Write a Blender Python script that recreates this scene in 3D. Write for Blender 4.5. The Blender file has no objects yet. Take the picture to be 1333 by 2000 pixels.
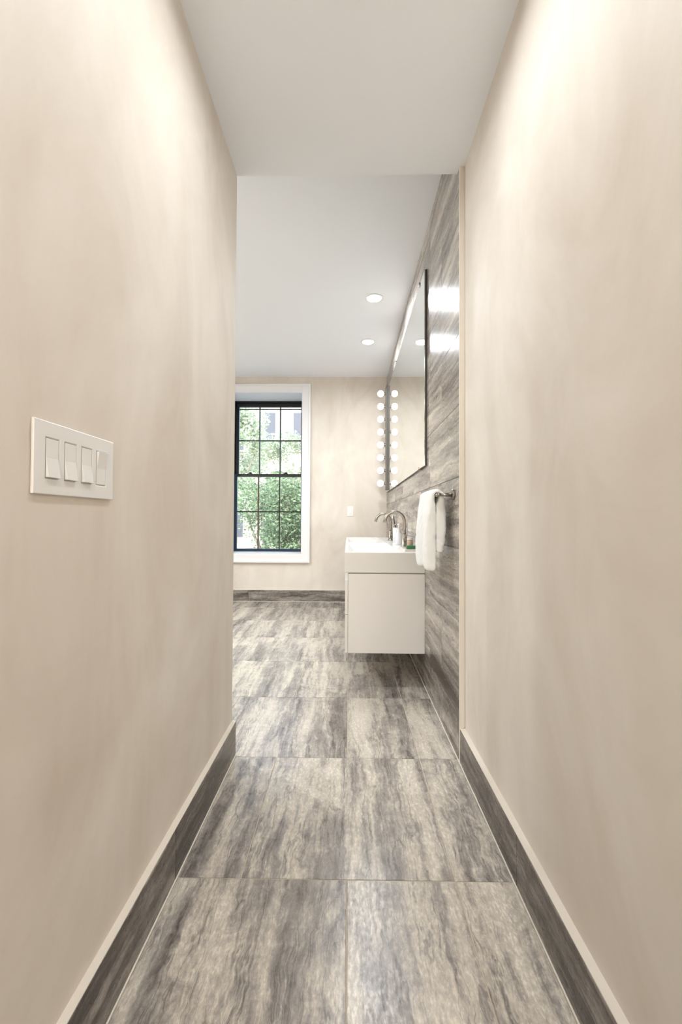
import bpy, bmesh, math, random
from mathutils import Vector, Matrix, noise
random.seed(7)
scene = bpy.context.scene
C = bpy.context.collection

# ------------------------------------------------------------------ camera
CAM_H, PITCH, YAW, ROLL, FPX = 1.0059, .0177, .0173, .0048, 835.0
def rows():
    c, s = math.cos(YAW), math.sin(YAW)
    A = Matrix(((c, s, 0), (-s, c, 0), (0, 0, 1)))
    c, s = math.cos(PITCH), math.sin(PITCH)
    B = Matrix(((1, 0, 0), (0, c, s), (0, -s, c)))
    c, s = math.cos(ROLL), math.sin(ROLL)
    D = Matrix(((c, 0, s), (0, 1, 0), (-s, 0, c)))
    return D @ B @ A
M = rows()
cd = bpy.data.cameras.new('camera'); cam = bpy.data.objects.new('camera', cd); C.objects.link(cam)
cam.matrix_world = Matrix(((M[0][0], M[2][0], -M[1][0], 0), (M[0][1], M[2][1], -M[1][1], 0),
                           (M[0][2], M[2][2], -M[1][2], CAM_H), (0, 0, 0, 1)))
cd.sensor_fit = 'HORIZONTAL'; cd.sensor_width = 36; cd.lens = 36 * FPX / 1333; cd.clip_start = .02
scene.camera = cam

# ------------------------------------------------------------------ light and exposure
scene.view_settings.view_transform = 'Standard'; scene.view_settings.look = 'None'
scene.view_settings.gamma = 1; scene.view_settings.use_curve_mapping = False
scene.view_settings.exposure = 0.32
w = bpy.data.worlds.new('sky'); scene.world = w; w.use_nodes = True
nt = w.node_tree; bg = nt.nodes['Background']
sky = nt.nodes.new('ShaderNodeTexSky'); sky.sky_type = 'NISHITA'; sky.sun_disc = False
sky.sun_elevation = math.radians(40); sky.sun_rotation = math.radians(160); sky.air_density = 1.2; sky.dust_density = 2.5
nt.links.new(sky.outputs[0], bg.inputs[0]); bg.inputs[1].default_value = .9
sd = bpy.data.lights.new('sun', 'SUN'); sd.energy = 6.5; sd.angle = .03; sd.color = (.97, .99, 1)
so = bpy.data.objects.new('sun', sd); C.objects.link(so)
so.rotation_euler = Vector((.35, .8, -.75)).to_track_quat('-Z', 'Y').to_euler()

DOWN_W = 9.5        # room downlights
HALL_W = 6.0         # corridor downlights
BULB_E = 2.0        # vanity bulbs

# ------------------------------------------------------------------ dimensions
TR, PR, TL, PL = .4664, .4866, -.4773, -.4948      # tile face right, plaster right, baseboard left, plaster left
CC, RC = 2.508, 2.761                              # corridor and room ceilings
YL, YR, YF = 1.838, 1.80, 5.235                    # corridor ends, far wall
XL, YB = -2.9, -1.3                                # room left wall, corridor back wall
BH = .141

# ------------------------------------------------------------------ material helpers
def nm(name):
    m = bpy.data.materials.new(name); m.use_nodes = True
    return m, m.node_tree, m.node_tree.nodes['Principled BSDF']
def lin(r, g, b):
    f = lambda v: (v / 255 / 12.92) if v / 255 <= .04045 else ((v / 255 + .055) / 1.055) ** 2.4
    return (f(r), f(g), f(b), 1)
def N(t, k, **kw):
    n = t.nodes.new('ShaderNode' + k)
    for a, b in kw.items():
        if a in n.inputs: n.inputs[a].default_value = b
        else: setattr(n, a, b)
    return n
def plain(name, col, rough=.5, metal=0, bump=0, bscale=60, spec=None, var=0, coat=0):
    m, t, p = nm(name); p.inputs['Roughness'].default_value = rough; p.inputs['Metallic'].default_value = metal
    p.inputs['Base Color'].default_value = col
    if spec is not None: p.inputs['Specular IOR Level'].default_value = spec
    if coat: p.inputs['Coat Weight'].default_value = coat
    tc = N(t, 'TexCoord'); no = N(t, 'TexNoise', Scale=bscale, Detail=5.0)
    t.links.new(tc.outputs['Object'], no.inputs['Vector'])
    if var:
        mx = N(t, 'Mix', data_type='RGBA'); mx.inputs['A'].default_value = tuple(c * (1 - var) for c in col[:3]) + (1,)
        mx.inputs['B'].default_value = tuple(min(1, c * (1 + var)) for c in col[:3]) + (1,)
        t.links.new(no.outputs[0], mx.inputs['Factor']); t.links.new(mx.outputs['Result'], p.inputs['Base Color'])
    if bump:
        b = N(t, 'Bump', Strength=bump, Distance=.002); t.links.new(no.outputs[0], b.inputs['Height']); t.links.new(b.outputs[0], p.inputs['Normal'])
    return m
def plaster(name, a, b, c):
    """hand-trowelled limewash: soft broad clouds and slanting trowel strokes"""
    m, t, p = nm(name); p.inputs['Roughness'].default_value = .62; p.inputs['Specular IOR Level'].default_value = .3
    tc = N(t, 'TexCoord')
    n1 = N(t, 'TexNoise', Scale=1.4, Detail=6.0, Roughness=.55, Distortion=.8); t.links.new(tc.outputs['Object'], n1.inputs['Vector'])
    mp = N(t, 'Mapping'); mp.inputs['Rotation'].default_value = (.6, 0, 0); mp.inputs['Scale'].default_value = (3, 3, 1.3)
    t.links.new(tc.outputs['Object'], mp.inputs[0])
    n2 = N(t, 'TexNoise', Scale=1.0, Detail=8.0, Roughness=.6, Distortion=1.2); t.links.new(mp.outputs[0], n2.inputs['Vector'])
    n3 = N(t, 'TexNoise', Scale=90.0, Detail=4.0); t.links.new(tc.outputs['Object'], n3.inputs['Vector'])
    ad = N(t, 'Math', operation='ADD'); t.links.new(n1.outputs[0], ad.inputs[0]); t.links.new(n2.outputs[0], ad.inputs[1])
    hf = N(t, 'Math', operation='MULTIPLY'); hf.inputs[1].default_value = .5; t.links.new(ad.outputs[0], hf.inputs[0])
    r = N(t, 'ValToRGB'); e = r.color_ramp.elements
    e[0].position = .36; e[0].color = a; e[1].position = .66; e[1].color = c; k = e.new(.5); k.color = b
    t.links.new(hf.outputs[0], r.inputs[0]); t.links.new(r.outputs[0], p.inputs['Base Color'])
    ad2 = N(t, 'Math', operation='MULTIPLY_ADD'); ad2.inputs[1].default_value = .12
    t.links.new(n3.outputs[0], ad2.inputs[0]); t.links.new(n2.outputs[0], ad2.inputs[2])
    bp = N(t, 'Bump', Strength=.09, Distance=.004); t.links.new(ad2.outputs[0], bp.inputs['Height']); t.links.new(bp.outputs[0], p.inputs['Normal'])
    return m
def travertine(name, scale, dark=0.0, rough=.28, seed=0, tint=(1, 1, 1), contrast=1.0, fine=1.0, spec=.5):
    """vein-cut silver travertine; scale = noise scale per axis, low along the vein"""
    m, t, p = nm(name)
    p.inputs['Specular IOR Level'].default_value = spec
    tc = N(t, 'TexCoord'); oi = N(t, 'ObjectInfo'); L = t.links.new
    wv = N(t, 'Math', operation='MULTIPLY_ADD'); wv.inputs[1].default_value = 40; wv.inputs[2].default_value = seed
    L(oi.outputs['Random'], wv.inputs[0])
    # gentle domain warp so that the veins wander
    wn = N(t, 'TexNoise', noise_dimensions='4D', Scale=3.0, Detail=3.0); L(tc.outputs['Object'], wn.inputs['Vector']); L(wv.outputs[0], wn.inputs['W'])
    ws = N(t, 'VectorMath', operation='SCALE'); ws.inputs['Scale'].default_value = .07; L(wn.outputs['Color'], ws.inputs[0])
    wa = N(t, 'VectorMath', operation='ADD'); L(tc.outputs['Object'], wa.inputs[0]); L(ws.outputs[0], wa.inputs[1])
    wn2 = N(t, 'TexNoise', noise_dimensions='4D', Scale=22.0, Detail=4.0); L(tc.outputs['Object'], wn2.inputs['Vector']); L(wv.outputs[0], wn2.inputs['W'])
    ws2 = N(t, 'VectorMath', operation='SCALE'); ws2.inputs['Scale'].default_value = .022; L(wn2.outputs['Color'], ws2.inputs[0])
    wb_ = N(t, 'VectorMath', operation='ADD'); L(wa.outputs[0], wb_.inputs[0]); L(ws2.outputs[0], wb_.inputs[1])
    def stretched(k, detail, ro, dist):
        mp = N(t, 'Mapping'); mp.inputs['Scale'].default_value = tuple(s * (k if s > min(scale) else k ** .35) for s in scale); L(wb_.outputs[0], mp.inputs[0])
        n = N(t, 'TexNoise', noise_dimensions='4D', Scale=1.0, Detail=detail, Roughness=ro, Distortion=dist)
        L(mp.outputs[0], n.inputs['Vector']); L(wv.outputs[0], n.inputs['W']); return n
    n1 = stretched(1.0, 10.0, .66, .5); n2 = stretched(3.4, 10.0, .74, .9)
    n3 = N(t, 'TexNoise', noise_dimensions='4D', Scale=13.0, Detail=8.0, Roughness=.78, Distortion=.6)
    L(tc.outputs['Object'], n3.inputs['Vector']); L(wv.outputs[0], n3.inputs['W'])
    def mul(a, k, c=None, cv=0.0):
        q = N(t, 'Math', operation='MULTIPLY_ADD'); q.inputs[1].default_value = k; L(a, q.inputs[0])
        if c is not None: L(c, q.inputs[2])
        else: q.inputs[2].default_value = cv
        return q.outputs[0]
    v = mul(n1.outputs[0], .50 * contrast, cv=-dark + .53 * (1 - contrast) + .11 * contrast * (1 - fine)); v = mul(n2.outputs[0], .34 * contrast, v); v = mul(n3.outputs[0], .22 * fine * contrast, v)
    r = N(t, 'ValToRGB'); e = r.color_ramp.elements
    cols = [(.40, (80, 72, 66)), (.455, (121, 112, 105)), (.50, (152, 144, 137)), (.54, (176, 167, 158)), (.585, (207, 197, 183)), (.66, (226, 216, 201))]
    e[0].position, e[0].color = cols[0][0], lin(*cols[0][1]); e[1].position, e[1].color = cols[-1][0], lin(*cols[-1][1])
    for q, c in cols[1:-1]:
        k = e.new(q); k.color = lin(*c)
    L(v, r.inputs[0])
    # thin dark seams between layers
    n4 = stretched(1.7, 5.0, .5, .4)
    sb = N(t, 'Math', operation='SUBTRACT'); sb.inputs[1].default_value = .5; L(n4.outputs[0], sb.inputs[0])
    ab = N(t, 'Math', operation='ABSOLUTE'); L(sb.outputs[0], ab.inputs[0])
    sm = N(t, 'MapRange'); sm.inputs['From Min'].default_value = 0; sm.inputs['From Max'].default_value = .011
    sm.inputs['To Min'].default_value = .60; sm.inputs['To Max'].default_value = 1; L(ab.outputs[0], sm.inputs['Value'])
    # pits and mottling
    mp = N(t, 'Mapping'); mp.inputs['Scale'].default_value = tuple(30 + 5 * s for s in scale); L(tc.outputs['Object'], mp.inputs[0])
    n5 = N(t, 'TexNoise', noise_dimensions='4D', Scale=1.6, Detail=4.0, Roughness=.7); L(mp.outputs[0], n5.inputs['Vector']); L(wv.outputs[0], n5.inputs['W'])
    pm = N(t, 'MapRange'); pm.inputs['From Min'].default_value = .34; pm.inputs['From Max'].default_value = .62
    pm.inputs['To Min'].default_value = .60; pm.inputs['To Max'].default_value = 1.08; L(n5.outputs[0], pm.inputs['Value'])
    mm = N(t, 'Math', operation='MULTIPLY'); L(sm.outputs[0], mm.inputs[0]); L(pm.outputs[0], mm.inputs[1])
    sc = N(t, 'VectorMath', operation='SCALE'); L(r.outputs[0], sc.inputs[0]); L(mm.outputs[0], sc.inputs['Scale'])
    tn = N(t, 'VectorMath', operation='MULTIPLY'); tn.inputs[1].default_value = tint; L(sc.outputs[0], tn.inputs[0])
    L(tn.outputs[0], p.inputs['Base Color'])
    rr = N(t, 'MapRange'); rr.inputs['From Min'].default_value = .3; rr.inputs['From Max'].default_value = .7
    rr.inputs['To Min'].default_value = rough * 1.35; rr.inputs['To Max'].default_value = rough * .8; L(n5.outputs[0], rr.inputs['Value'])
    L(rr.outputs[0], p.inputs['Roughness'])
    bp = N(t, 'Bump', Strength=.12, Distance=.002); L(n5.outputs[0], bp.inputs['Height']); L(bp.outputs[0], p.inputs['Normal'])
    return m
def emit(name, col, s):
    m, t, p = nm(name); p.inputs['Base Color'].default_value = (.9, .9, .9, 1)
    p.inputs['Emission Color'].default_value = col; p.inputs['Emission Strength'].default_value = s
    return m
def glass_mat(name, tint, refl=.06):
    m, t, p = nm(name); t.nodes.remove(p); out = t.nodes['Material Output']
    tr = N(t, 'BsdfTransparent'); tr.inputs[0].default_value = tint; gl = N(t, 'BsdfGlossy', Roughness=.02)
    fr = N(t, 'Fresnel', IOR=1.45); mx = N(t, 'MixShader')
    t.links.new(fr.outputs[0], mx.inputs[0]); t.links.new(tr.outputs[0], mx.inputs[1]); t.links.new(gl.outputs[0], mx.inputs[2])
    t.links.new(mx.outputs[0], out.inputs[0]); return m

mPlaster = plaster('limewash_plaster', lin(214, 203, 190), lin(225, 216, 205), lin(235, 228, 218))
mCeil = plain('ceiling_paint', lin(242, 244, 247), .8, bump=.04, bscale=120)
mWhiteTrim = plain('white_trim_paint', lin(240, 239, 240), .4, bump=.03)
mGrout = plain('grout', lin(196, 184, 166), .9, bump=.3, bscale=200)
mCaulk = plain('caulk', lin(232, 224, 210), .6, bump=.1)
mCream = plain('cream_edge', lin(226, 217, 205), .6, bump=.1)
mFloor = travertine('floor_travertine', (8.5, 1.1, 5), -.014, .24, 1, contrast=1.2, tint=(1, 1, 1))
mWallT = travertine('wall_travertine', (4, .8, 9), .004, .22, 9, contrast=1.1, fine=.35, spec=.33)
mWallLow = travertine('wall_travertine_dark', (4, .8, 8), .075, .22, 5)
mBaseY = travertine('baseboard_travertine_corridor', (4, 1.2, 14), .085, .3, 3)
mBaseX = travertine('baseboard_travertine_far', (1.2, 4, 14), .06, .3, 4)
mWhiteGloss = plain('white_lacquer', lin(232, 228, 224), .22, bump=.0)
mSolid = plain('white_solid_surface', lin(226, 224, 220), .2, bump=.0)
mPlastic = plain('white_plastic', lin(238, 236, 234), .3, bump=.02)
mPlasticD = plain('switch_gap', lin(200, 196, 192), .6)
mSteel = plain('brushed_nickel', lin(168, 161, 152), .26, 1, bump=.05, bscale=300)
mChrome = plain('chrome', lin(215, 213, 210), .1, 1)
mDark = plain('dark_edge', lin(58, 56, 52), .4, 0)
mMirror = plain('mirror_silver', (.90, .93, .91, 1), .0, 1)
mBlack = plain('black_window_paint', lin(14, 18, 22), .35, bump=.05)
mBlue = plain('dark_blue_window_paint', lin(16, 42, 66), .35, bump=.05)
mBrown = plain('brown_muntin', lin(84, 52, 44), .5, bump=.05)
mGlass = glass_mat('window_glass', (.93, .97, .96, 1))
mReveal = plain('window_reveal_paint', lin(228, 232, 240), .6, bump=.05)
mGreen = plain('green_soap_wrap', lin(40, 110, 68), .4, var=.3, bscale=80)
mTray = plain('ceramic_tray', lin(222, 214, 204), .25)
mBristle = plain('toothbrush_dark', lin(60, 58, 60), .4, var=.6, bscale=180)
mSoap = plain('translucent_bottle', lin(226, 226, 230), .2, coat=.4)
mLens = emit('lamp_lens', (1, 1, 1, 1), 5)
mBulb = emit('bulb_glass', (1, .985, .96, 1), BULB_E)
# towel: terry cloth
mTowel, tt, pp = nm('terry_towel'); pp.inputs['Base Color'].default_value = lin(243, 243, 242); pp.inputs['Roughness'].default_value = .95
pp.inputs['Sheen Weight'].default_value = .4
tcx = N(tt, 'TexCoord'); tn_ = N(tt, 'TexNoise', Scale=420.0, Detail=3.0); tt.links.new(tcx.outputs['Object'], tn_.inputs['Vector'])
tb_ = N(tt, 'Bump', Strength=.5, Distance=.003); tt.links.new(tn_.outputs[0], tb_.inputs['Height']); tt.links.new(tb_.outputs[0], pp.inputs['Normal'])

# ------------------------------------------------------------------ mesh helpers
def link(name, bm, mat, parent=None, loc=None, smooth=False, bevel=0, seg=2):
    bmesh.ops.recalc_face_normals(bm, faces=bm.faces)
    if loc is not None: bmesh.ops.translate(bm, verts=bm.verts, vec=-Vector(loc))
    me = bpy.data.meshes.new(name); bm.to_mesh(me); bm.free()
    if smooth:
        for f in me.polygons: f.use_smooth = True
    o = bpy.data.objects.new(name, me); C.objects.link(o)
    for m_ in (mat if isinstance(mat, (list, tuple)) else [mat]): me.materials.append(m_)
    if loc is not None: o.location = loc
    if parent is not None:
        pl = parent.matrix_world.translation if parent.parent is None else world_loc(parent)
        o.parent = parent; o.location = Vector(o.location) - world_loc(parent)
    if bevel:
        b = o.modifiers.new('bevel', 'BEVEL'); b.width = bevel; b.segments = seg; b.limit_method = 'ANGLE'; b.angle_limit = .6
    return o
def world_loc(o):
    v = Vector((0, 0, 0))
    while o is not None: v += Vector(o.location); o = o.parent
    return v
def empty(name, loc):
    o = bpy.data.objects.new(name, None); C.objects.link(o); o.location = loc; o.empty_display_size = .1; return o
def tag(o, label=None, cat=None, group=None, kind=None):
    if label: o['label'] = label
    if cat: o['category'] = cat
    if group: o['group'] = group
    if kind: o['kind'] = kind
    return o
def box(bm, x0, x1, y0, y1, z0, z1):
    v = [bm.verts.new(p) for p in ((x0, y0, z0), (x1, y0, z0), (x1, y1, z0), (x0, y1, z0), (x0, y0, z1), (x1, y0, z1), (x1, y1, z1), (x0, y1, z1))]
    for f in ((0, 1, 2, 3), (4, 5, 6, 7), (0, 1, 5, 4), (1, 2, 6, 5), (2, 3, 7, 6), (3, 0, 4, 7)): bm.faces.new([v[i] for i in f])
    return bm
def bx(*a):
    return box(bmesh.new(), *a)
def prism(bm, pts, axis, a, b):
    """extrude a 2-D outline along axis (0,1,2) from a to b; pts are the other two coords in order"""
    def P(q, t):
        return {0: (t, q[0], q[1]), 1: (q[0], t, q[1]), 2: (q[0], q[1], t)}[axis]
    A = [bm.verts.new(P(q, a)) for q in pts]; B = [bm.verts.new(P(q, b)) for q in pts]; n = len(pts)
    bm.faces.new(A); bm.faces.new(B)
    for i in range(n): bm.faces.new((A[i], A[(i + 1) % n], B[(i + 1) % n], B[i]))
    return bm
def tube(bm, pts, radii, n=14, caps=True):
    pts = [Vector(p) for p in pts]
    if not isinstance(radii, (list, tuple)): radii = [radii] * len(pts)
    prev = None; rings = []
    for i, p in enumerate(pts):
        d = (pts[min(i + 1, len(pts) - 1)] - pts[max(i - 1, 0)]).normalized()
        if prev is None: u = d.orthogonal().normalized()
        else: u = (prev - d * prev.dot(d)).normalized()
        prev = u; v = d.cross(u)
        rings.append([bm.verts.new(p + radii[i] * (math.cos(t) * u + math.sin(t) * v)) for t in [2 * math.pi * k / n for k in range(n)]])
    for a, b in zip(rings, rings[1:]):
        for k in range(n): bm.faces.new((a[k], a[(k + 1) % n], b[(k + 1) % n], b[k]))
    if caps: bm.faces.new(rings[0]); bm.faces.new(rings[-1])
    return bm
def lathe(bm, prof, c, axis=2, n=28):
    """prof: (radius, height) pairs about an axis through c"""
    rings = []
    for r, h in prof:
        ring = []
        for k in range(n):
            t = 2 * math.pi * k / n; a, b = r * math.cos(t), r * math.sin(t)
            v = {2: (a, b, h), 0: (h, a, b), 1: (a, h, b)}[axis]
            ring.append(bm.verts.new(Vector(c) + Vector(v)))
        rings.append(ring)
    for a, b in zip(rings, rings[1:]):
        for k in range(n): bm.faces.new((a[k], a[(k + 1) % n], b[(k + 1) % n], b[k]))
    bm.faces.new(rings[0]); bm.faces.new(rings[-1]); return bm
def struct(name, bm, mat, parent=None, **k):
    o = link(name, bm, mat, parent, **k)
    if parent is None: o['kind'] = 'structure'
    return o

# ------------------------------------------------------------------ shell
floor = struct('floor', bx(XL - .15, 1.0, YB, YF + .15, -.1, -.0015), mGrout)
wl = bmesh.new(); box(wl, PL - .13, PL, YB, YL, 0, CC)
struct('wall_left', wl, mPlaster)
struct('wall_right', bx(PR, PR + .15, YB, YR, 0, CC), mPlaster)
# added unseen bedroom behind the camera; its big window lets in fill daylight
BY, BXL, BXR = -5.4, -2.4, 2.2
struct('floor_fill_room', bx(BXL - .15, BXR + .15, BY - .15, YB, -.1, -.0005), plain('bleached_oak_floor', lin(214, 208, 200), .4, var=.12, bscale=6))
struct('wall_fill_room_left', bx(BXL - .15, BXL, BY, YB, 0, RC), mPlaster)
struct('wall_fill_room_right', bx(BXR, BXR + .15, BY, YB, 0, RC), mPlaster)
struct('wall_fill_room_front', box(box(bx(BXL, PL - .13, YB, YB + .12, 0, RC), PR + .15, BXR, YB, YB + .12, 0, RC), PL - .13, PR + .15, YB - .01, YB, CC, RC), mPlaster)
b_ = box(box(box(bx(BXL - .15, -2.0, BY - .15, BY, 0, RC), 1.9, BXR + .15, BY - .15, BY, 0, RC), -2.0, 1.9, BY - .15, BY, 0, .3), -2.0, 1.9, BY - .15, BY, 2.5, RC)
struct('wall_fill_room_back', b_, mPlaster)
struct('ceiling_fill_room', bx(BXL - .15, BXR + .15, BY - .15, YB, RC, RC + .2), mCeil)
wb = struct('window_fill', box(box(bx(-2.0, -1.94, BY - .1, BY - .04, .3, 2.5), 1.84, 1.9, BY - .1, BY - .04, .3, 2.5), -.08, -.02, BY - .1, BY - .04, .3, 2.5), mWhiteTrim)  # unseen window added to send daylight down the corridor
struct('wall_room_near', bx(XL, PL - .13, YL - .12, YL, 0, RC), mPlaster)
struct('wall_room_left', bx(XL - .15, XL, YL - .12, YF + .2, 0, RC), mPlaster)
tile_wall = struct('wall_room_right', bx(TR + .012, PR + .15, YR, YF + .2, 0, RC), mGrout)
# far wall with the window opening
WX0, WX1 = -1.52, -.572
WZ0, WZ1 = .577, 2.567
fw = bmesh.new()
DEP = .40
box(fw, XL, WX0, YF, YF + DEP + .12, 0, RC); box(fw, WX1, PR + .15, YF, YF + DEP + .12, 0, RC)
box(fw, WX0, WX1, YF, YF + DEP + .12, 0, WZ0); box(fw, WX0, WX1, YF, YF + DEP + .12, WZ1, RC)
struct('wall_far', fw, mPlaster)
struct('ceiling', bx(PL - .13, PR + .15, YB, YL, CC, RC + .2), mCeil)
struct('ceiling', bx(XL - .15, PR + .15, YL, YF + DEP + .12, RC, RC + .2), mCeil)
struct('ceiling', bx(XL - .15, PL - .13, YL - .12, YL, RC, RC + .2), mCeil)

# ------------------------------------------------------------------ floor tiles: sheared slightly like the photographed rows
SK = .0055; G = .0016
def floor_tile(x0, x1, y0, y1):
    bm = bmesh.new()
    def q(x, y, z): return bm.verts.new((x, y + SK * x, z))
    a = [q(x0, y0, -.0012), q(x1, y0, -.0012), q(x1, y1, -.0012), q(x0, y1, -.0012)]
    b = [q(x0, y0, -.0007), q(x1, y0, -.0007), q(x1, y1, -.0007), q(x0, y1, -.0007)]
    c = .0009
    t = [q(x0 + c, y0 + c, 0), q(x1 - c, y0 + c, 0), q(x1 - c, y1 - c, 0), q(x0 + c, y1 - c, 0)]
    bm.faces.new(a); bm.faces.new(t)
    for i in range(4):
        j = (i + 1) % 4
        bm.faces.new((a[i], a[j], b[j], b[i])); bm.faces.new((b[i], b[j], t[j], t[i]))
    return link('tile', bm, mFloor, floor, loc=((x0 + x1) / 2, (y0 + y1) / 2, 0))
Y0, PT = 1.2125, .61
for r in range(-3, 8):
    ya, yb = max(YB, Y0 + PT * (r - 1)), Y0 + PT * r
    if ya > YF: break
    yb = min(yb, YF - .014)
    xs = [TR - .002, .303]
    x = 0.0 if r % 2 == 0 else -.297
    lim = XL if yb > YL + .05 else TL + .002
    while x > lim + .03: xs.append(x); x -= .61
    xs.append(lim)
    for b, a in zip(xs, xs[1:]):
        if b - a < .02: continue
        y_a = ya
        floor_tile(a + G, b - G, y_a + G, yb - G)

# ------------------------------------------------------------------ wall tiles of the vanity wall
def wall_tile(y0, y1, z0, z1, mat, proud=0.0):
    bm = bmesh.new(); c = .001; X = TR - proud
    pts = lambda x, k: [bm.verts.new((x, y0 + k, z0 + k)), bm.verts.new((x, y1 - k, z0 + k)), bm.verts.new((x, y1 - k, z1 - k)), bm.verts.new((x, y0 + k, z1 - k))]
    a, b, t = pts(TR + .012, 0), pts(X + c, 0), pts(X, c)
    bm.faces.new(a); bm.faces.new(t)
    for i in range(4):
        j = (i + 1) % 4
        bm.faces.new((a[i], a[j], b[j], b[i])); bm.faces.new((b[i], b[j], t[j], t[i]))
    return link('tile', bm, mat, tile_wall, loc=(TR + .006, (y0 + y1) / 2, (z0 + z1) / 2))
zj = [0, .275, .58, .885, 1.19, 1.495, 1.80, 2.105, 2.41, 2.715, RC]
for i, (za, zb) in enumerate(zip(zj, zj[1:])):
    if zb - za < .05:
        pass
    off = 3.06 if i % 2 == 0 else 3.365
    ys = [YR + .006]; y = off - .61 * 4
    while y < YF - .02:
        if y > YR + .05: ys.append(y)
        y += .61
    ys.append(YF - .001)
    for a, b in zip(ys, ys[1:]):
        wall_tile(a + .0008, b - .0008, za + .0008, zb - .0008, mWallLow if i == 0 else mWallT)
struct('trim_1', bx(TR - .001, PR, YR - .004, YR + .006, 0, CC), mCream, bevel=.001)

# ------------------------------------------------------------------ baseboards
def skirting(name, kind, ranges, mat, f):
    root = tag(empty(name, f(0)), kind='structure')
    for a, b in ranges: link('tile', kind(a, b), mat, root)
def base_y(name, X0, X1, joints, mat):
    root = empty(name, ((X0 + X1) / 2, joints[0], 0)); root['kind'] = 'structure'
    for a, b in zip(joints, joints[1:]):
        o = link('tile', bx(X0, X1, a + .0008, b - .0008, .001, BH), mat, root, loc=((X0 + X1) / 2, (a + b) / 2, BH / 2), bevel=.0012, seg=1)
    link('top_edge', bx(X0, X1, joints[0], joints[-1], BH, BH + .0025), mCream, root)
    return root
bl = base_y('baseboard_left', PL, TL, [YB, -.63, -.02, .59, 1.20, YL - .001], mBaseY)
link('caulk_line', bx(TL, TL + .0035, YB, YL, 0, .003), mCaulk, bl)
br = base_y('baseboard_right', TR, PR, [YB, -.63, -.02, .59, 1.20, YR - .005], mBaseY)
link('caulk_line', bx(TR - .0035, TR, YB, YF, 0, .003), mCaulk, br)
far_b = empty('baseboard_far', (0, YF, 0)); far_b['kind'] = 'structure'
fj = [XL, -2.44, -1.83, -1.22, -.62, -.01, TR - .001]
for a, b in zip(fj, fj[1:]):
    link('tile', bx(a + .0008, b - .0008, YF - .014, YF, .001, BH), mBaseX, far_b, loc=((a + b) / 2, YF - .007, BH / 2), bevel=.0012, seg=1)
link('top_edge', bx(XL, TR - .001, YF - .014, YF, BH, BH + .0025), mCream, far_b)
link('caulk_line', bx(XL, TR - .001, YF - .018, YF - .014, 0, .004), mCaulk, far_b)

# ------------------------------------------------------------------ window
win = empty('window_1', ((WX0 + WX1) / 2, YF, WZ0)); win['kind'] = 'structure'
cw = .098
def cas(name, x0, x1, z0, z1):
    link(name, bx(x0, x1, YF - .022, YF, z0, z1), mWhiteTrim, win, bevel=.003)
cas('casing', WX0 - cw, WX0, WZ0 - cw, WZ1 + cw); cas('casing', WX1, WX1 + cw, WZ0 - cw, WZ1 + cw)
cas('casing', WX0, WX1, WZ1, WZ1 + cw); cas('casing', WX0, WX1, WZ0 - cw, WZ0)
bead = bmesh.new(); o_ = cw; i_ = cw - .02
box(bead, WX1 + i_, WX1 + o_ + .004, YF - .034, YF - .001, WZ0 - o_ - .004, WZ1 + o_ + .004)
box(bead, WX0 - o_ - .004, WX0 - i_, YF - .034, YF - .001, WZ0 - o_ - .004, WZ1 + o_ + .004)
box(bead, WX0 - i_, WX1 + i_, YF - .034, YF - .001, WZ1 + i_, WZ1 + o_ + .004)
box(bead, WX0 - i_, WX1 + i_, YF - .034, YF - .001, WZ0 - o_ - .004, WZ0 - i_)
link('casing_bead', bead, mWhiteTrim, win, bevel=.003)
rv = .006
link('reveal', bx(WX0, WX0 + rv, YF - .02, YF + DEP, WZ0 + rv, WZ1 - rv), mReveal, win)
link('reveal', bx(WX1 - rv, WX1, YF - .02, YF + DEP, WZ0 + rv, WZ1 - rv), mReveal, win)
link('window_head', bx(WX0, WX1, YF - .02, YF + DEP, WZ1 - rv, WZ1), mReveal, win)
link('window_sill', bx(WX0, WX1, YF - .02, YF + DEP, WZ0, WZ0 + rv), mWhiteTrim, win)
# frame and sashes; YW = plane of the lower sash
YW = YF + DEP
FX0, FX1, FZ0, FZ1 = WX0 + rv, WX1 - rv, WZ0 + rv, WZ1 - rv
def zy(y, x=530, Y=YW):          # height on the sash plane of a measured picture row
    return CAM_H + Y * ((1014.8 + (666 - x) * .0048) - y) / FPX
mid = zy(930)
gx = [-1.455, -1.183, -.896, -.63]
def sash(name, z0, z1, Yp, mat, muntmat, rails, zm):
    b, t, s = rails
    r = link(name, bx(FX0 + .002, FX0 + .002 + s, Yp, Yp + .04, z0, z1), mat, win, bevel=.002)
    bm = bmesh.new()
    link('stile', bx(FX1 - .002 - s, FX1 - .002, Yp, Yp + .04, z0, z1), mat, r, bevel=.002)
    xa, xb = FX0 + .002 + s, FX1 - .002 - s
    link('bottom_rail', bx(xa, xb, Yp, Yp + .04, z0, z0 + b), mBlue if name == 'lower_sash' else mat, r, bevel=.002)
    link('top_rail', bx(xa, xb, Yp, Yp + .04, z1 - t, z1), mBlack, r, bevel=.002)
    w3 = (xb - xa) / 3
    m = .008
    for k in (1, 2): link('muntin', bx(xa + k * w3 - m, xa + k * w3 + m, Yp + .008, Yp + .03, z0 + b, z1 - t), muntmat[k - 1], r)
    for k in range(3):
        x0 = xa + k * w3 + (m if k else 0); x1 = xa + (k + 1) * w3 - (m if k < 2 else 0)
        link('muntin', bx(x0, x1, Yp + .008, Yp + .03, zm - m, zm + m), muntmat[1], r)
        link('pane', bx(x0, x1, Yp + .018, Yp + .021, z0 + b, zm - m), mGlass, r)
        link('pane', bx(x0, x1, Yp + .018, Yp + .021, zm + m, z1 - t), mGlass, r)
    return r
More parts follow.
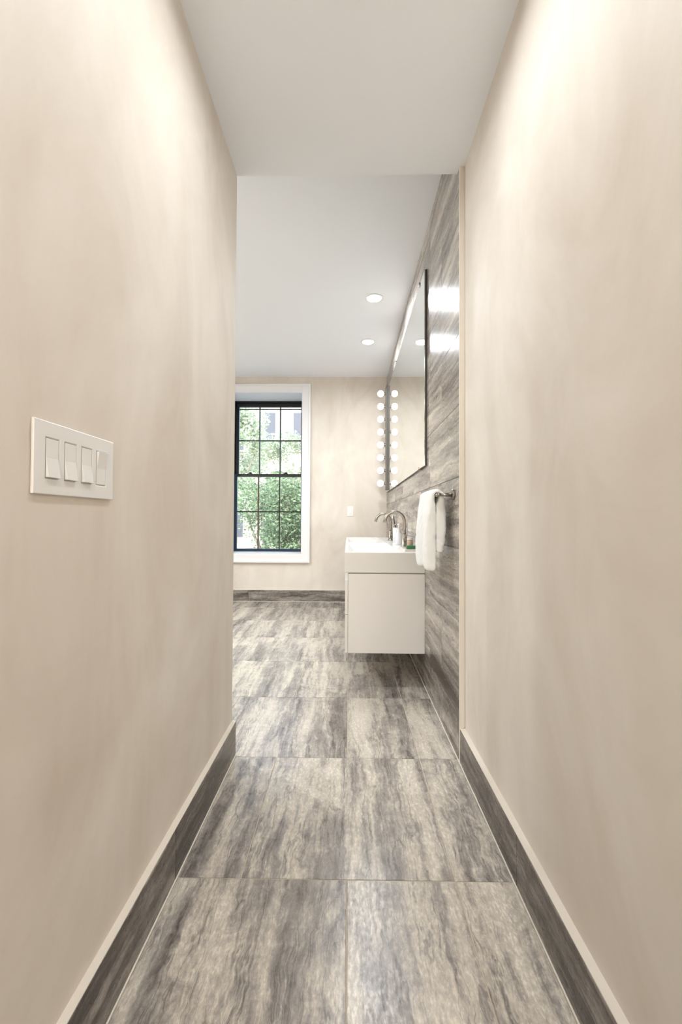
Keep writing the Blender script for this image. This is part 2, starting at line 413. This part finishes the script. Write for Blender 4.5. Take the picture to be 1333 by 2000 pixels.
lo = sash('lower_sash', FZ0 + .002, mid + .018, YW - .045, mBlue, (mBrown, mBlack), (.034, .036, .046), zy(1001))
up = sash('upper_sash', mid - .018, FZ1 - .016, YW + .0, mBlack, (mBlack, mBlack), (.036, .048, .055), zy(861))
link('window_frame', box(box(bx(FX0, FX0 + .012, YW - .05, YW + .09, FZ0, FZ1), FX1 - .012, FX1, YW - .05, YW + .09, FZ0, FZ1), FX0 + .012, FX1 - .012, YW - .05, YW + .09, FZ1 - .014, FZ1), mBlack, win)
for x in (-1.30, -.83):
    link('sash_lock', box(bx(x - .03, x + .03, YW - .04, YW - .005, mid + .018, mid + .028), x - .012, x + .022, YW - .035, YW - .012, mid + .028, mid + .042), mBlack, lo, bevel=.003)
storm = bmesh.new()
box(storm, FX0 + .012, FX1 - .012, YW + .07, YW + .085, zy(800.5, Y=YW + .07), zy(798.5, Y=YW + .07))
link('storm_rail', storm, mBlack, win)

# ------------------------------------------------------------------ lamps
def downlight(x, y, z, label, watts, r=.057, group=None):
    t = tag(empty('ceiling_downlight', (x, y, z)), label, 'light', group)
    bm = bmesh.new(); lathe(bm, [(r + .001, -.0005), (r + .015, -.0005), (r + .013, -.004), (r + .002, -.006), (r + .001, -.004)], (x, y, z))
    # open ring: drop the two caps
    for f in [f for f in bm.faces if len(f.verts) > 4]: bm.faces.remove(f)
    link('trim_ring', bm, mPlastic, t, smooth=True)
    bm = bmesh.new(); lathe(bm, [(r, -.0008), (r, -.003), (r * .6, -.0035)], (x, y, z)); link('lens', bm, mLens, t)
    ld = bpy.data.lights.new('lamp', 'AREA'); ld.shape = 'DISK'; ld.size = r * 1.8; ld.energy = watts; ld.color = (.91, .96, 1); ld.spread = math.radians(170)
    lo_ = bpy.data.objects.new('lamp', ld); C.objects.link(lo_); lo_.parent = t; lo_.location = (0, 0, -.012)
    return t
downlight(.197, 3.36, RC, 'recessed ceiling downlight nearer the corridor in the room', DOWN_W)
downlight(.186, 4.19, RC, 'recessed ceiling downlight nearer the far wall above the vanity', DOWN_W)
for x, y, l in ((-1.55, 2.6, 'added fill downlight left of the corridor mouth, hidden by its left wall'), (-2.0, 3.5, 'added fill downlight in the middle of the room, hidden by the left wall'),
                (-2.5, 2.5, 'added fill downlight farthest left in the room, hidden by the left wall')):
    downlight(x, y, RC, l, 19.0)  # hidden lamps added to even out the room light
downlight(.01, 1.04, CC, 'recessed corridor downlight just above the top of the frame', HALL_W)
downlight(.0, -.35, CC, 'added corridor fill downlight behind the camera', HALL_W)  # unseen lamp added for more even light on the corridor walls

# ------------------------------------------------------------------ mirror and bulb strip
MX = .452
mir = tag(empty('wall_mirror', (MX, 3.8, 1.328)), 'large frameless wall mirror with dark edge on the travertine wall above the vanity', 'mirror')
MY0, MY1, MZ0, MZ1 = 2.546, 5.08, 1.328, 2.51
link('mirror_backing', bx(MX + .002, TR - .0005, MY0, MY1, MZ0, MZ1), mDark, mir, loc=(MX, 3.8, 1.9))
link('mirror_glass', bx(MX - .002, MX + .002, MY0 + .002, MY1 - .002, MZ0 + .002, MZ1 - .002), mMirror, mir, loc=(MX, 3.8, 1.9))
for y in (2.72, 4.06):
    for z, s in ((MZ0, -1), (MZ1, 1)):
        link('mirror_clip', bx(MX - .007, TR - .0005, y - .012, y + .012, min(z, z - s * .014), max(z, z - s * .014)) if 0 else
             box(bx(MX - .007, MX - .002, y - .012, y + .012, z - .012, z + .012), MX - .007, TR - .0005, y - .012, y + .012, min(z + s * .001, z + s * .008), max(z + s * .001, z + s * .008)), mSteel, mir, bevel=.001)
st = tag(empty('vanity_light_strip', (MX, 4.95, 1.35)), 'vertical chrome light strip with eight round glowing bulbs beside the mirror', 'light')
link('light_bar', bx(MX - .024, MX - .002, 4.90, 5.00, 1.35, 2.555), plain('bar_metal', lin(104, 100, 96), .5, .3), st, bevel=.003)
for k in range(8):
    z = 1.427 + .149 * k
    bm = bmesh.new(); lathe(bm, [(.019, -.046), (.019, -.04), (.016, -.038), (.016, -.024)], (MX, 4.95, z), axis=0, n=20)
    sk_ = link('bulb_socket', bm, mSteel, st, smooth=False)
    bm = bmesh.new(); bmesh.ops.create_uvsphere(bm, u_segments=20, v_segments=14, radius=.038, matrix=Matrix.Translation((MX - .083, 4.95, z)))
    link('bulb', bm, mBulb, sk_, smooth=True)

# ------------------------------------------------------------------ vanity
VX, VY0, VY1, VT, VB = -.021, 2.597, 4.837, .807, .199
van = tag(empty('vanity_cabinet', (.22, (VY0 + VY1) / 2, VB)), 'white glossy wall hung vanity cabinet under the double basin', 'cabinet')
link('cabinet_body', bx(VX + .022, TR - .0008, VY0 + .002, VY1 - .002, VB, .677), mWhiteGloss, van, bevel=.0015)
yy = [VY0 + .002, VY0 + (VY1 - VY0) / 2, VY1 - .002]
for a, b in zip(yy, yy[1:]):
    d = link('drawer', bx(VX + .003, VX + .020, a + .001, b - .002, VB + .002, .430), mWhiteGloss, van, bevel=.0012)
    d = link('drawer', bx(VX + .003, VX + .020, a + .001, b - .002, .434, .640), mWhiteGloss, van, bevel=.0012)
link('shadow_gap', bx(VX + .03, TR - .0008, VY0 + .006, VY1 - .006, .677, .684), plain('gap_grey', lin(150, 145, 140), .6), van)
# basin top
top = tag(empty('double_basin', (.22, (VY0 + VY1) / 2, .684)), 'thick white double basin top with two rectangular bowls on the vanity', 'sink')
bm = bmesh.new()
X = [VX, VX + .022, .325, TR - .0008]; Yg = [VY0, VY0 + .022, 3.665, 3.775, VY1 - .022, VY1]
V = [[bm.verts.new((x, y, VT)) for y in Yg] for x in X]
for i in range(3):
    for j in range(5):
        q = (V[i][j], V[i + 1][j], V[i + 1][j + 1], V[i][j + 1])
        if i == 1 and j in (1, 3):
            x0, x1, y0, y1 = X[1], X[2], Yg[j], Yg[j + 1]
            ins = [((x0 + .006, y0 + .05), .02), ((x1 - .012, y0 + .05), .02), ((x1 - .012, y1 - .05), .02), ((x0 + .006, y1 - .05), .02)]
            a = [bm.verts.new((p[0], p[1], VT - h)) for p, h in ins]
            cx, cy = (x0 + x1) / 2, (y0 + y1) / 2
            b = [bm.verts.new(p) for p in ((x0 + .03, y0 + .2, VT - .075), (x1 - .04, y0 + .2, VT - .085), (x1 - .04, y1 - .2, VT - .085), (x0 + .03, y1 - .2, VT - .075))]
            for k in range(4):
                l = (k + 1) % 4; bm.faces.new((q[k], q[l], a[l], a[k])); bm.faces.new((a[k], a[l], b[l], b[k]))
            bm.faces.new(b)
        else: bm.faces.new(q)
zb = .684
lowv = {}
per = [(0, j) for j in range(6)] + [(i, 5) for i in (1, 2, 3)] + [(3, j) for j in (4, 3, 2, 1, 0)] + [(2, 0), (1, 0)]
lv = [bm.verts.new((X[i], Yg[j], zb)) for i, j in per]; uv = [V[i][j] for i, j in per]; n = len(per)
for k in range(n): bm.faces.new((uv[k], uv[(k + 1) % n], lv[(k + 1) % n], lv[k]))
bm.faces.new(lv)
bmesh.ops.recalc_face_normals(bm, faces=bm.faces)
link('basin_slab', bm, mSolid, top, bevel=.003, seg=3)
for cy in (3.14, 4.26):
    bm = bmesh.new(); lathe(bm, [(.032, 0), (.032, .003), (.026, .005), (.02, .002), (.004, .004)], (.15, cy, VT - .081)); link('drain', bm, mChrome, top, smooth=True)

# faucets
def faucet(x, y, label):
    t = tag(empty('basin_faucet', (x, y, VT)), label, 'faucet')
    bm = bmesh.new(); lathe(bm, [(.027, .0003), (.027, .006), (.0195, .009), (.0195, .088), (.0175, .094), (.012, .095)], (x, y, VT)); link('faucet_base', bm, mSteel, t, smooth=True, bevel=0)
    R = .07; zt = VT + .185
    pts = [(x, y, VT + .09), (x, y, VT + .13)] + [(x - R + R * math.cos(a), y, zt + R * math.sin(a)) for a in [math.radians(d) for d in range(0, 166, 8)]]
    last = pts[-1]; a = math.radians(165); pts.append((last[0] - .03 * math.sin(a) * .9, y, last[1] if 0 else last[2] - .03))
    bm = bmesh.new(); tube(bm, pts, .0125, 18); link('spout', bm, mSteel, t, smooth=True)
    bm = bmesh.new(); tube(bm, [(x + .0, y - .017, VT + .06), (x + .0, y - .034, VT + .06)], .0115, 16); h = link('handle', bm, mSteel, t, smooth=False)
    bm = bmesh.new(); tube(bm, [(x + .0, y - .029, VT + .068), (x + .028, y - .031, VT + .125)], [.0032, .0026], 10); link('lever', bm, mSteel, h, smooth=True)
    return t
faucet(.405, 3.10, 'brushed nickel gooseneck faucet on the nearer basin')
faucet(.405, 4.12, 'brushed nickel gooseneck faucet on the farther basin')

# small things on the back deck of the basin
def cup(x, y):
    t = tag(empty('toothbrush_cup', (x, y, VT)), 'white straight cup holding brushes behind the nearer faucet', 'cup')
    bm = bmesh.new(); lathe(bm, [(.021, .0004), (.0245, .003), (.0255, .13), (.023, .13), (.021, .01), (.003, .008)], (x, y, VT), n=28); link('cup_body', bm, mSoap, t, smooth=True)
    return t
cup(.418, 3.78)
bm = bmesh.new(); tube(bm, [(.420, 3.78, VT + .014), (.416, 3.78, VT + .13), (.404, 3.78, VT + .19), (.398, 3.78, VT + .235)], [.004, .006, .005, .005], 10)
tb1 = link('toothbrush', bm, mBristle, None, smooth=True); tag(tb1, 'dark mottled toothbrush leaning in the white cup', 'toothbrush')
bm = bmesh.new(); box(bm, .385, .394, 3.775, 3.785, VT + .212, VT + .236); link('bristles', bm, mPlastic, tb1)
bm = bmesh.new(); tube(bm, [(.424, 3.785, VT + .012), (.427, 3.79, VT + .32)], .0022, 8)
tag(link('reed_stick', bm, mSteel, None), 'thin straight grey stick standing upright in the white cup', 'stick')
def pump_bottle(x, y):
    t = tag(empty('pump_bottle', (x, y, VT)), 'white soap pump bottle in front of the toothbrush cup', 'bottle')
    bm = bmesh.new(); lathe(bm, [(.027, .0004), (.030, .006), (.029, .05), (.024, .085), (.013, .103), (.012, .11)], (x, y, VT), n=28); link('bottle_body', bm, mSoap, t, smooth=True)
    bm = bmesh.new(); lathe(bm, [(.014, .108), (.014, .124), (.006, .126), (.0045, .155), (.011, .156), (.011, .167), (.004, .169)], (x, y, VT), n=20)
    p_ = link('pump', bm, mPlastic, t, smooth=False)
    bm = bmesh.new(); tube(bm, [(x, y, VT + .162), (x - .028, y, VT + .162), (x - .034, y, VT + .155)], .0035, 10); link('nozzle', bm, mSteel, p_, smooth=True)
pump_bottle(.397, 3.38)
bm = bmesh.new()
prof = [(.35, 2.70), (.455, 2.70), (.455, 2.93), (.35, 2.93)]
box(bm, .36, .455, 2.70, 2.93, VT + .0004, VT + .006)
for a in ((.355, .36, 2.695, 2.935), (.455, .46, 2.695, 2.935), (.36, .455, 2.695, 2.70), (.36, .455, 2.93, 2.935)): box(bm, *a, VT + .0004, VT + .014)
tag(link('soap_tray', bm, mTray, None, bevel=.0015), 'small pale rectangular tray on the basin deck beside the towel', 'tray')
bm = bmesh.new(); box(bm, .385, .445, 2.80, 2.87, VT + .0063, VT + .030)
sp = tag(link('soap_box', bm, mGreen, None, bevel=.004), 'green wrapped soap on the pale tray', 'soap')
bm = bmesh.new(); lathe(bm, [(.017, .0066), (.020, .01), (.020, .055), (.017, .062), (.004, .063)], (.418, 2.905, VT), n=24)
jar = tag(link('small_jar', bm, plain('amber_beige', lin(196, 172, 146), .35, var=.15, bscale=40), None, smooth=True), 'small beige jar at the back of the pale tray', 'jar')
bm = bmesh.new(); lathe(bm, [(.0205, .063), (.0205, .078), (.003, .079)], (.418, 2.905, VT), n=24); link('lid', bm, mTray, jar)

# ------------------------------------------------------------------ towel bar and towel
BX, BZ, BY0, BY1 = .398, 1.118, 1.895, 2.36
tb = tag(empty('towel_bar', (TR, BY0, BZ)), 'brushed nickel towel bar on the travertine wall beside the vanity', 'towel bar')
bm = bmesh.new(); tube(bm, [(BX, BY0 - .012, BZ), (BX, BY1 + .012, BZ)], .008, 16); link('bar', bm, mSteel, tb, smooth=True)
for y in (BY0, BY1):
    bm = bmesh.new(); tube(bm, [(BX + .003, y, BZ), (TR - .012, y, BZ)], .0085, 16); pst = link('post', bm, mSteel, tb, smooth=True)
    bm = bmesh.new(); tube(bm, [(TR - .011, y, BZ), (TR - .0006, y, BZ)], .0245, 24); link('flange', bm, mSteel, pst, bevel=.002)
# towel: thick folded cloth draped over the bar; cross-section swept along the bar
def towel():
    bm = bmesh.new(); ya, yb = 1.925, 2.215; NY = 22
    zf, zk = .765, .856          # front and back hem
    rings = []
    for j in range(NY + 1):
        s = j / NY; y = ya + (yb - ya) * s
        end = min(1, min(s, 1 - s) * 9) ** .5                      # rounded fold at both ends
        prof = []
        th = .009 + .013 * end
        wob = .006 * math.sin(9 * s + .5) + .004 * math.sin(23 * s)
        # outer line: from front hem up, over the bar, down the back
        hemf = zf + .015 * math.sin(5 * s) + .012 * (1 - end) + .02 * s
        outer, inner = [], []
        for k in range(15):
            u = k / 14; z = hemf + (BZ - .006 - hemf) * u
            bulge = .020 * math.sin(math.pi * u) ** .8 * (1 - .3 * s) + .010 * (1 - u) * math.sin(7 * s + 3 * u)
            x = BX - .0125 - th - .006 * (1 - u) - bulge * .7 - wob * (1 - u)
            outer.append((x, z)); inner.append((BX - .0105 * min(1, .25 + max(0, u - .8) * 5), z + (0.0 if k else .004)))
        for k in range(1, 10):
            a = math.pi - math.pi * k / 10; ro = .0125 + th
            outer.append((BX + ro * math.cos(a), BZ + .002 + (.0125 + th * .7) * math.sin(a))); inner.append((BX + .0105 * math.cos(a), BZ + .0105 * math.sin(a)))
        hemb = zk + .006 * math.sin(8 * s)
        for k in range(13):
            u = k / 12; z = BZ - .006 + (hemb - BZ + .006) * u
            x = min(BX + .0125 + th * .95 + .012 * math.sin(math.pi * u) + .003 * math.sin(11 * s + 2 * u), TR - .014)
            outer.append((x, z)); inner.append((BX + .0105 * max(-.2, 1 - u * 7), z))
        prof = outer + inner[::-1]
        sh = (-.004 * math.cos(2.2 * s))
        rings.append([bm.verts.new((x + 0, y + (.010 * math.sin(3 * (z - .7) * 6) * (1 if s > .5 else -.6) * abs(s - .5)) - .018 * (1 - min(1, (z - .76) / .36)) * (1 if s > .5 else 0) * 0, z)) for x, z in prof])
    n = len(rings[0])
    for a, b in zip(rings, rings[1:]):
        for k in range(n): bm.faces.new((a[k], a[(k + 1) % n], b[(k + 1) % n], b[k]))
    h = n // 2
    for R_ in (rings[0], rings[-1]):
        for k in range(h - 1):
            bm.faces.new((R_[k], R_[k + 1], R_[n - 2 - k], R_[n - 1 - k]))
    o = link('hand_towel', bm, mTowel, None, smooth=True)
    sb_ = o.modifiers.new('sub', 'SUBSURF'); sb_.levels = 2; sb_.render_levels = 2
    tx = bpy.data.textures.new('terry', 'CLOUDS'); tx.noise_scale = .02
    dm = o.modifiers.new('fold', 'DISPLACE'); dm.texture = tx; dm.strength = .006; dm.mid_level = .5
    return tag(o, 'thick white terry hand towel hanging over the towel bar', 'towel')
towel()

# ------------------------------------------------------------------ switches
def rocker(bm_parent, c, hz, hw, ax, up):
    """rocker paddle on a plate; ax=0 plate faces +X (left wall), ax=1 plate faces -Y (far wall)"""
    d0, d1, d2 = .0012, .0062, .0014
    prof = [(d0 - .001, -hz), (d1, -hz), (d2, .001), (d2, hz), (d0 - .001, hz)] if not up else [(d0 - .001, -hz), (d2, -hz), (d2, 0), (d1, hz), (d0 - .001, hz)]
    bm = bmesh.new()
    if ax == 0:
        A = [bm.verts.new((c[0] + p[0], c[1] - hw, c[2] + p[1])) for p in prof]; B = [bm.verts.new((c[0] + p[0], c[1] + hw, c[2] + p[1])) for p in prof]
    else:
        A = [bm.verts.new((c[0] - hw, c[1] - p[0], c[2] + p[1])) for p in prof]; B = [bm.verts.new((c[0] + hw, c[1] - p[0], c[2] + p[1])) for p in prof]
    bm.faces.new(A); bm.faces.new(B)
    for i in range(5): bm.faces.new((A[i], A[(i + 1) % 5], B[(i + 1) % 5], B[i]))
    return bm
def plate(name, label, c, W, H, n, pitch, ax, ups, T=.0055):
    t = tag(empty(name, c), label, 'light switch')
    ow, oh = .0165, .0335
    cuts = []
    cen = [(k - (n - 1) / 2) * pitch for k in range(n)]
    edges = [-W / 2] + sum([[q - ow, q + ow] for q in cen], []) + [W / 2]
    bm = bmesh.new()
    def b3(a0, a1, z0, z1, d0=0.0004, d1=T):
        if ax == 0: box(bm, c[0] + d0, c[0] + d1, c[1] + a0, c[1] + a1, c[2] + z0, c[2] + z1)
        else: box(bm, c[0] + a0, c[0] + a1, c[1] - d1, c[1] - d0, c[2] + z0, c[2] + z1)
    # grid mesh of the plate face with openings (welded so that only the outer rim bevels)
    us = edges; zs = [-H / 2, -oh, oh, H / 2]
    def P(u, z, d): return (c[0] + d, c[1] + u, c[2] + z) if ax == 0 else (c[0] + u, c[1] - d, c[2] + z)
    F = [[bm.verts.new(P(u, z, T)) for z in zs] for u in us]; K = [[bm.verts.new(P(u, z, .0004)) for z in zs] for u in us]
    hole = lambda i, j: j == 1 and i % 2 == 1 and 0 <= i < len(us) - 1
    for i in range(len(us) - 1):
        for j in range(3):
            if not hole(i, j):
                bm.faces.new((F[i][j], F[i + 1][j], F[i + 1][j + 1], F[i][j + 1])); bm.faces.new((K[i][j], K[i + 1][j], K[i + 1][j + 1], K[i][j + 1]))
            else:
                for (a, b) in (((i, 1), (i + 1, 1)), ((i + 1, 1), (i + 1, 2)), ((i + 1, 2), (i, 2)), ((i, 2), (i, 1))):
                    bm.faces.new((F[a[0]][a[1]], F[b[0]][b[1]], K[b[0]][b[1]], K[a[0]][a[1]]))
    m = len(us) - 1
    for i in range(m):
        bm.faces.new((F[i][0], F[i + 1][0], K[i + 1][0], K[i][0])); bm.faces.new((F[i][3], F[i + 1][3], K[i + 1][3], K[i][3]))
    for j in range(3):
        bm.faces.new((F[0][j], F[0][j + 1], K[0][j + 1], K[0][j])); bm.faces.new((F[m][j], F[m][j + 1], K[m][j + 1], K[m][j]))
    link('wall_plate', bm, mPlastic, t, bevel=.0014, seg=2)
    for q, u in zip(cen, ups):
        bm = bmesh.new(); 
        if ax == 0: box(bm, c[0] + .0004, c[0] + .0042, c[1] + q - ow, c[1] + q + ow, c[2] - oh, c[2] + oh)
        else: box(bm, c[0] + q - ow, c[0] + q + ow, c[1] - .0042, c[1] - .0004, c[2] - oh, c[2] + oh)
        s_ = link('switch_frame', bm, mPlasticD, t)
        cc = (c[0] + .004, c[1] + q, c[2]) if ax == 0 else (c[0] + q, c[1] - .004, c[2])
        link('rocker', rocker(None, cc, .0318, .0150, ax, u), mPlastic, s_, bevel=.0006, seg=1)
    return t
plate('light_switch', 'white four gang rocker switch plate on the left corridor wall', (PL, .766, 1.104), .225, .119, 4, .0465, 0, (False, False, False, True))
plate('light_switch', 'small white single rocker switch plate on the far wall', (.024, YF, 1.108), .074, .122, 1, .046, 1, (False,))

# ------------------------------------------------------------------ outside the window
ground = struct('ground', bx(-30, 30, YF + 1.2, 60, -.9, -.8), plain('pavement', lin(190, 186, 180), .9, var=.1, bscale=3))
mStone = plain('facade_stone', lin(150, 138, 130), .9, var=.06, bscale=5, bump=.3)
mBrick = plain('facade_brick', lin(150, 136, 126), .9, var=.15, bscale=30, bump=.3)
mPaneD = plain('far_pane', lin(58, 58, 72), .3)
mFarWhite = plain('far_white', lin(205, 200, 192), .7)
FY = 24.0
house = tag(empty('row_house', (-6, FY, -.8)), 'pale stone row house with white framed windows behind the trees', 'building')
link('facade', bx(-14, 2, FY, FY + 6, -.8, 11), mStone, house)
link('ground_storey', bx(-14, 2, FY - .12, FY, -.8, 1.1), mBrick, house)
link('cornice', bx(-14, 2, FY - .25, FY, 2.9, 3.12), mFarWhite, house)
def sx(px, Y): return (px - 681) * Y / FPX
for cx in [sx(524, FY) - 1.78 * k for k in range(-1, 5)]:
    for z0, hh in ((4.9, 2.1), (.0, 1.7), (8.0, 2.0)):
        f = link('window', bx(cx - .5, cx + .5, FY - .10, FY, z0 - .1, z0 + hh + .15), mFarWhite, house)
        link('pane', bx(cx - .38, cx + .38, FY - .13, FY - .10, z0, z0 + hh), mPaneD, f)
stoop = bmesh.new()
for k in range(4): box(stoop, -5.6, -3.9, 15.2 + .3 * k, 16.6, -.8 + .22 * k, -.58 + .22 * k)
tag(link('front_steps', stoop, mFarWhite, None), 'pale stone steps at the bottom left of the window view', 'steps')
shed = tag(empty('garden_wall', (-3.2, 17, -.8)), 'low pale garden wall with peach capping beyond the tree', 'wall')
link('wall_body', bx(-8, 2, 17, 17.3, -.8, -.15), mFarWhite, shed)
link('capping', bx(-8, 2, 16.95, 17.35, -.15, -.05), plain('peach_stone', lin(200, 180, 160), .9, var=.1, bscale=8), shed)

def leaf_mat(name, a, b):
    m, t, p = nm(name); p.inputs['Roughness'].default_value = .5
    oi = N(t, 'TexCoord'); no = N(t, 'TexNoise', Scale=9.0, Detail=2.0); t.links.new(oi.outputs['Object'], no.inputs['Vector'])
    r = N(t, 'ValToRGB'); r.color_ramp.elements[0].position = .38; r.color_ramp.elements[1].position = .62
    r.color_ramp.elements[0].color = a; r.color_ramp.elements[1].color = b
    t.links.new(no.outputs[0], r.inputs[0]); t.links.new(r.outputs[0], p.inputs['Base Color'])
    tl = N(t, 'BsdfTranslucent'); t.links.new(r.outputs[0], tl.inputs[0]); mx = N(t, 'MixShader'); mx.inputs[0].default_value = .4
    t.links.new(p.outputs[0], mx.inputs[1]); t.links.new(tl.outputs[0], mx.inputs[2]); t.links.new(mx.outputs[0], t.nodes['Material Output'].inputs[0])
    return m
mLeafP = leaf_mat('pale_leaves', lin(150, 164, 138), lin(204, 210, 192))
mLeafD = leaf_mat('deep_leaves', lin(72, 94, 66), lin(150, 168, 130))
mBark = plain('bark', lin(122, 110, 104), .9, var=.25, bscale=25, bump=.6)
def tree(label, base, top, centre, radii, count, size, mat, seed, branches=6, tr_=.1):
    rnd = random.Random(seed)
    t = tag(empty('tree', base), label, 'tree')
    b = Vector(base); c = Vector(centre)
    bm = bmesh.new(); mid_ = b.lerp(Vector(top), .5) + Vector((.08, 0, 0)); tube(bm, [b, mid_, top], [tr_ * 1.3, tr_, tr_ * .6], 10)
    tr = link('trunk', bm, mBark, t, smooth=True)
    for k in range(branches):
        st_ = b.lerp(Vector(top), .45 + .5 * rnd.random()); a = rnd.uniform(0, 6.28)
        e_ = c + Vector((radii[0] * .7 * math.cos(a), radii[1] * .6 * math.sin(a), radii[2] * rnd.uniform(-.5, .7)))
        m_ = st_.lerp(e_, .5) + Vector((0, 0, -.12)); bm = bmesh.new(); tube(bm, [st_, m_, e_], [.045, .03, .012], 7)
        link('branch', bm, mBark, tr, smooth=True)
    verts, faces = [], []
    blobs = [(c + Vector((radii[0] * rnd.uniform(-.75, .75), radii[1] * rnd.uniform(-.75, .75), radii[2] * rnd.uniform(-.8, .8))), rnd.uniform(.25, .5)) for _ in range(60)]
    for _ in range(count):
        bc, br_ = rnd.choice(blobs)
        d = Vector((rnd.gauss(0, 1), rnd.gauss(0, 1), rnd.gauss(0, 1))).normalized() * br_ * rnd.random() ** .4
        p = bc + d
        u = Vector((rnd.gauss(0, 1), rnd.gauss(0, 1), rnd.gauss(0, .6))).normalized(); v = u.orthogonal().normalized()
        q = Matrix.Rotation(rnd.uniform(0, 6.28), 3, u) @ v; s = size * rnd.uniform(.6, 1.2)
        nn = u.cross(q)
        i = len(verts)
        verts += [p - u * s, p - q * s * .45 + nn * s * .12, p + u * s, p + q * s * .45 + nn * s * .12]
        faces += [(i, i + 1, i + 2), (i, i + 2, i + 3)]
    me = bpy.data.meshes.new('foliage'); me.from_pydata([tuple(v - b) for v in verts], [], faces); me.materials.append(mat)
    fo = bpy.data.objects.new('foliage', me); C.objects.link(fo); fo.parent = t; fo['kind'] = 'stuff'
tree('pale green leafy tree at the left of the window view, reaching its top', (-3.9, 12.5, -.8), (-3.7, 12.5, 2.2), (-3.75, 12.5, 2.9), (1.5, 1.0, 1.9), 24000, .055, mLeafP, 3)
tree('pale green leafy tree filling the middle and right panes of the window', (-1.2, 15.6, -.8), (-1.5, 15.6, 2.0), (-2.1, 15.6, 2.55), (1.9, 1.0, 1.8), 26000, .06, mLeafP, 4)
tree('darker green small tree low at the right side of the window view', (-1.25, 9.0, -.8), (-1.25, 9.0, .8), (-1.22, 9.0, 1.0), (.5, .45, .85), 7500, .045, mLeafD, 5, 6, .05)
tree('thin grey green sapling low in the middle of the window view', (-1.85, 9.8, -.8), (-1.98, 9.8, .6), (-2.1, 9.8, 1.35), (.5, .35, .6), 2600, .04, mLeafD, 8, 7, .028)
